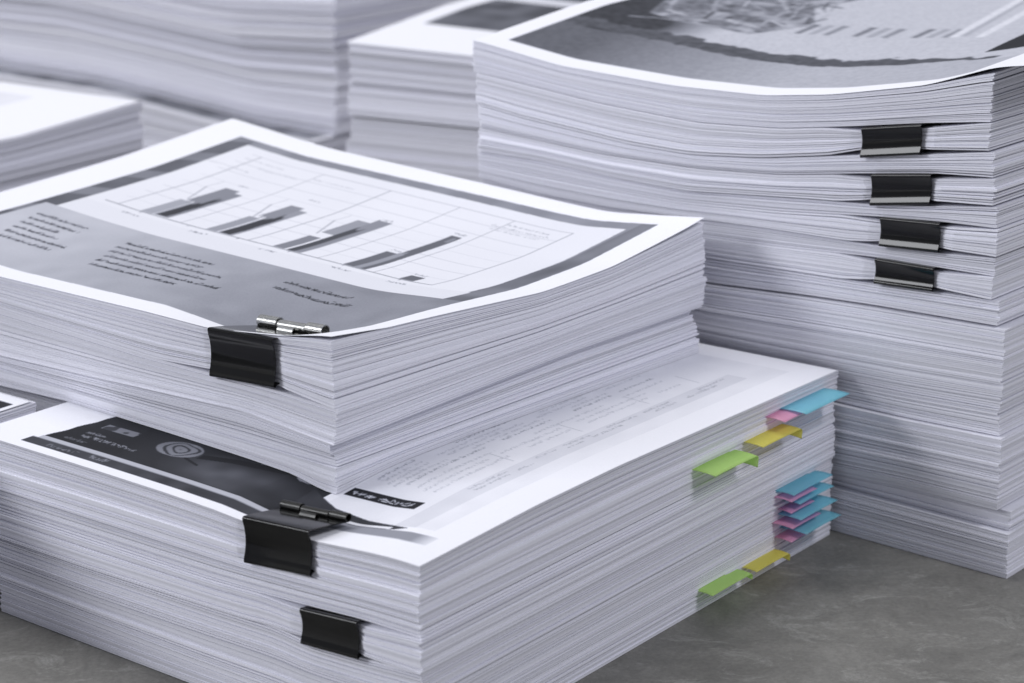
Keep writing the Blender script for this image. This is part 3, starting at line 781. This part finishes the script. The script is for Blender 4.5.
MID = dict(o=np.array([-96.0, 1255.0]) + 215*hdg(118), a1=29.0, a2=-62.0, l1=290.0, l2=215.0)
m_top = surface(290, 215, [(0,126),(120,128),(215,130)], [(0,126),(290,134)], [(0,134),(215,140)], [(0,130),(56,134),(111,138),(290,142)])
MG = 'paper bundles of the blurred stack in the middle back'
b, og = bundle('paper_bundle', 'upper blurred bundle in the middle back, white cover with dark streaks', 'paper bundle', MG, MID, flat(87), m_top, seed=80, pitch=1.0, lean=1.0, fine=8, slop=0.3)
k = plain_print(290, 215, 81, [(62, 275, 14, 200, 0.015, 0.24), (92, 100, 10, 120, 0.6, 0.85), (150, 170, 60, 200, 0.5, 0.8)], 1.5)
cover(b, og, MID, m_top, k)
bundle('paper_ream', 'lower blurred ream in the middle back, below the dark seam', 'paper ream', MG, MID, base, flat(85.6), (0.8, 1.2), seed=82, pitch=1.2, lean=1.0, fine=8, slop=0.3)

TAL = dict(o=np.array([-123.0, 1482.0]), a1=36.0, a2=-54.0, l1=230.0, l2=400.0)
t_b = surface(230, 400, [(0,29.5),(67,31.5),(134,37),(215,43.5),(350,45)])
t_1 = surface(230, 400, [(0,62),(80,60),(160,67),(260,74),(400,74)])
t_2 = surface(230, 400, [(0,97),(90,92),(180,98),(280,106),(400,104)])
t_3 = surface(230, 400, [(0,130),(120,124),(240,134),(400,136)])
TG = 'wavy paper bundles of the tall blurred stack at the back left'
b, og = bundle('paper_ream', 'lowest ream of the tall blurred back left stack, dark streaked top showing', 'paper ream', TG, TAL, base, t_b, (-24, 0), seed=90, pitch=1.3, lean=2.4, fine=9, slop=0.5)
k = plain_print(230, 400, 91, [(3, 225, 6, 394, 0.03, 0.42)], 2.0)
cover(b, og, TAL, t_b, k, off=(-24, 0))
bundle('paper_bundle', 'wavy bundle just above the dark streak of the tall blurred back left stack', 'paper bundle', TG, TAL, plus(t_b, flat(0.6)), t_1, (0, 0), seed=92, pitch=0.9, vary=0.6, lean=1.0, fine=9, slop=1.0, rough=1, protrude=0.15)
bundle('paper_bundle', 'middle wavy bundle of the tall blurred stack at the back left', 'paper bundle', TG, TAL, plus(t_1, flat(0.3)), t_2, (1, -1.5), seed=93, pitch=0.9, vary=0.6, lean=1.0, fine=9, slop=1.0, rough=1, protrude=0.15)
bundle('paper_bundle', 'topmost wavy bundle of the tall blurred back left stack, cut by the photo edge', 'paper bundle', TG, TAL, plus(t_2, flat(0.3)), t_3, (-1, -3.5), seed=94, pitch=0.9, vary=0.6, lean=1.0, fine=9, slop=1.0, rough=1, protrude=0.15)

BRN = dict(o=np.array([-138.0, 1770.0]) + 210*hdg(122), a1=32.0, a2=-58.0, l1=210.0, l2=215.0)
bundle('paper_ream', 'brownish old ream far behind, above the white cover in the middle back', 'paper ream', None, BRN, base, surface(210, 215, [(0,150),(215,154)]), seed=100, pitch=1.6, lean=3, fine=9, slop=0.8, mat=EDGE_WARM)

# ------------------------------------------------------------------ light
w = bpy.data.worlds.new('World'); scene.world = w; w.use_nodes = True
w.node_tree.nodes['Background'].inputs['Color'].default_value = (0.86, 0.89, 1.0, 1)
w.node_tree.nodes['Background'].inputs['Strength'].default_value = 0.33

def lamp(name, loc, target, size, power, col, size_y=None):
    l = bpy.data.lights.new(name, 'AREA'); l.shape = 'RECTANGLE'; l.size = size; l.size_y = size_y or size
    l.energy = power; l.color = col
    o = bpy.data.objects.new(name, l); coll.objects.link(o); o.location = loc
    o.rotation_euler = (Vector(target)-Vector(loc)).to_track_quat('-Z', 'Y').to_euler()
    return o
lamp('ceiling_lamp', (-0.5, 1.5, 2.2), (0.0, 1.0, 0.0), 1.4, 24.0, (1.0, 0.985, 0.97))
lamp('side_window_lamp', (-3.6, 0.0, 1.75), (0.0, 1.0, 0.08), 1.6, 74.0, (0.94, 0.955, 1.0), 1.2)
lamp('front_fill_lamp', (2.2, -1.1, 3.3), (0.1, 1.0, 0.08), 1.0, 56.0, (0.95, 0.955, 1.0))  # added fill from the front right to lift the dim faces, not a window

# ------------------------------------------------------------------ camera
cam = bpy.data.cameras.new('camera'); co = bpy.data.objects.new('camera', cam); coll.objects.link(co)
co.location = (0, 0, 0.32); co.rotation_euler = (math.radians(90-16.5), 0, 0)
cam.sensor_width = 36; cam.lens = 76.08; cam.clip_start = 0.02; cam.clip_end = 50
cam.dof.use_dof = True; cam.dof.focus_distance = 0.76; cam.dof.aperture_fstop = 15
scene.camera = co
scene.view_settings.view_transform = 'Standard'; scene.view_settings.look = 'None'
scene.view_settings.exposure = 0.08; scene.view_settings.gamma = 1
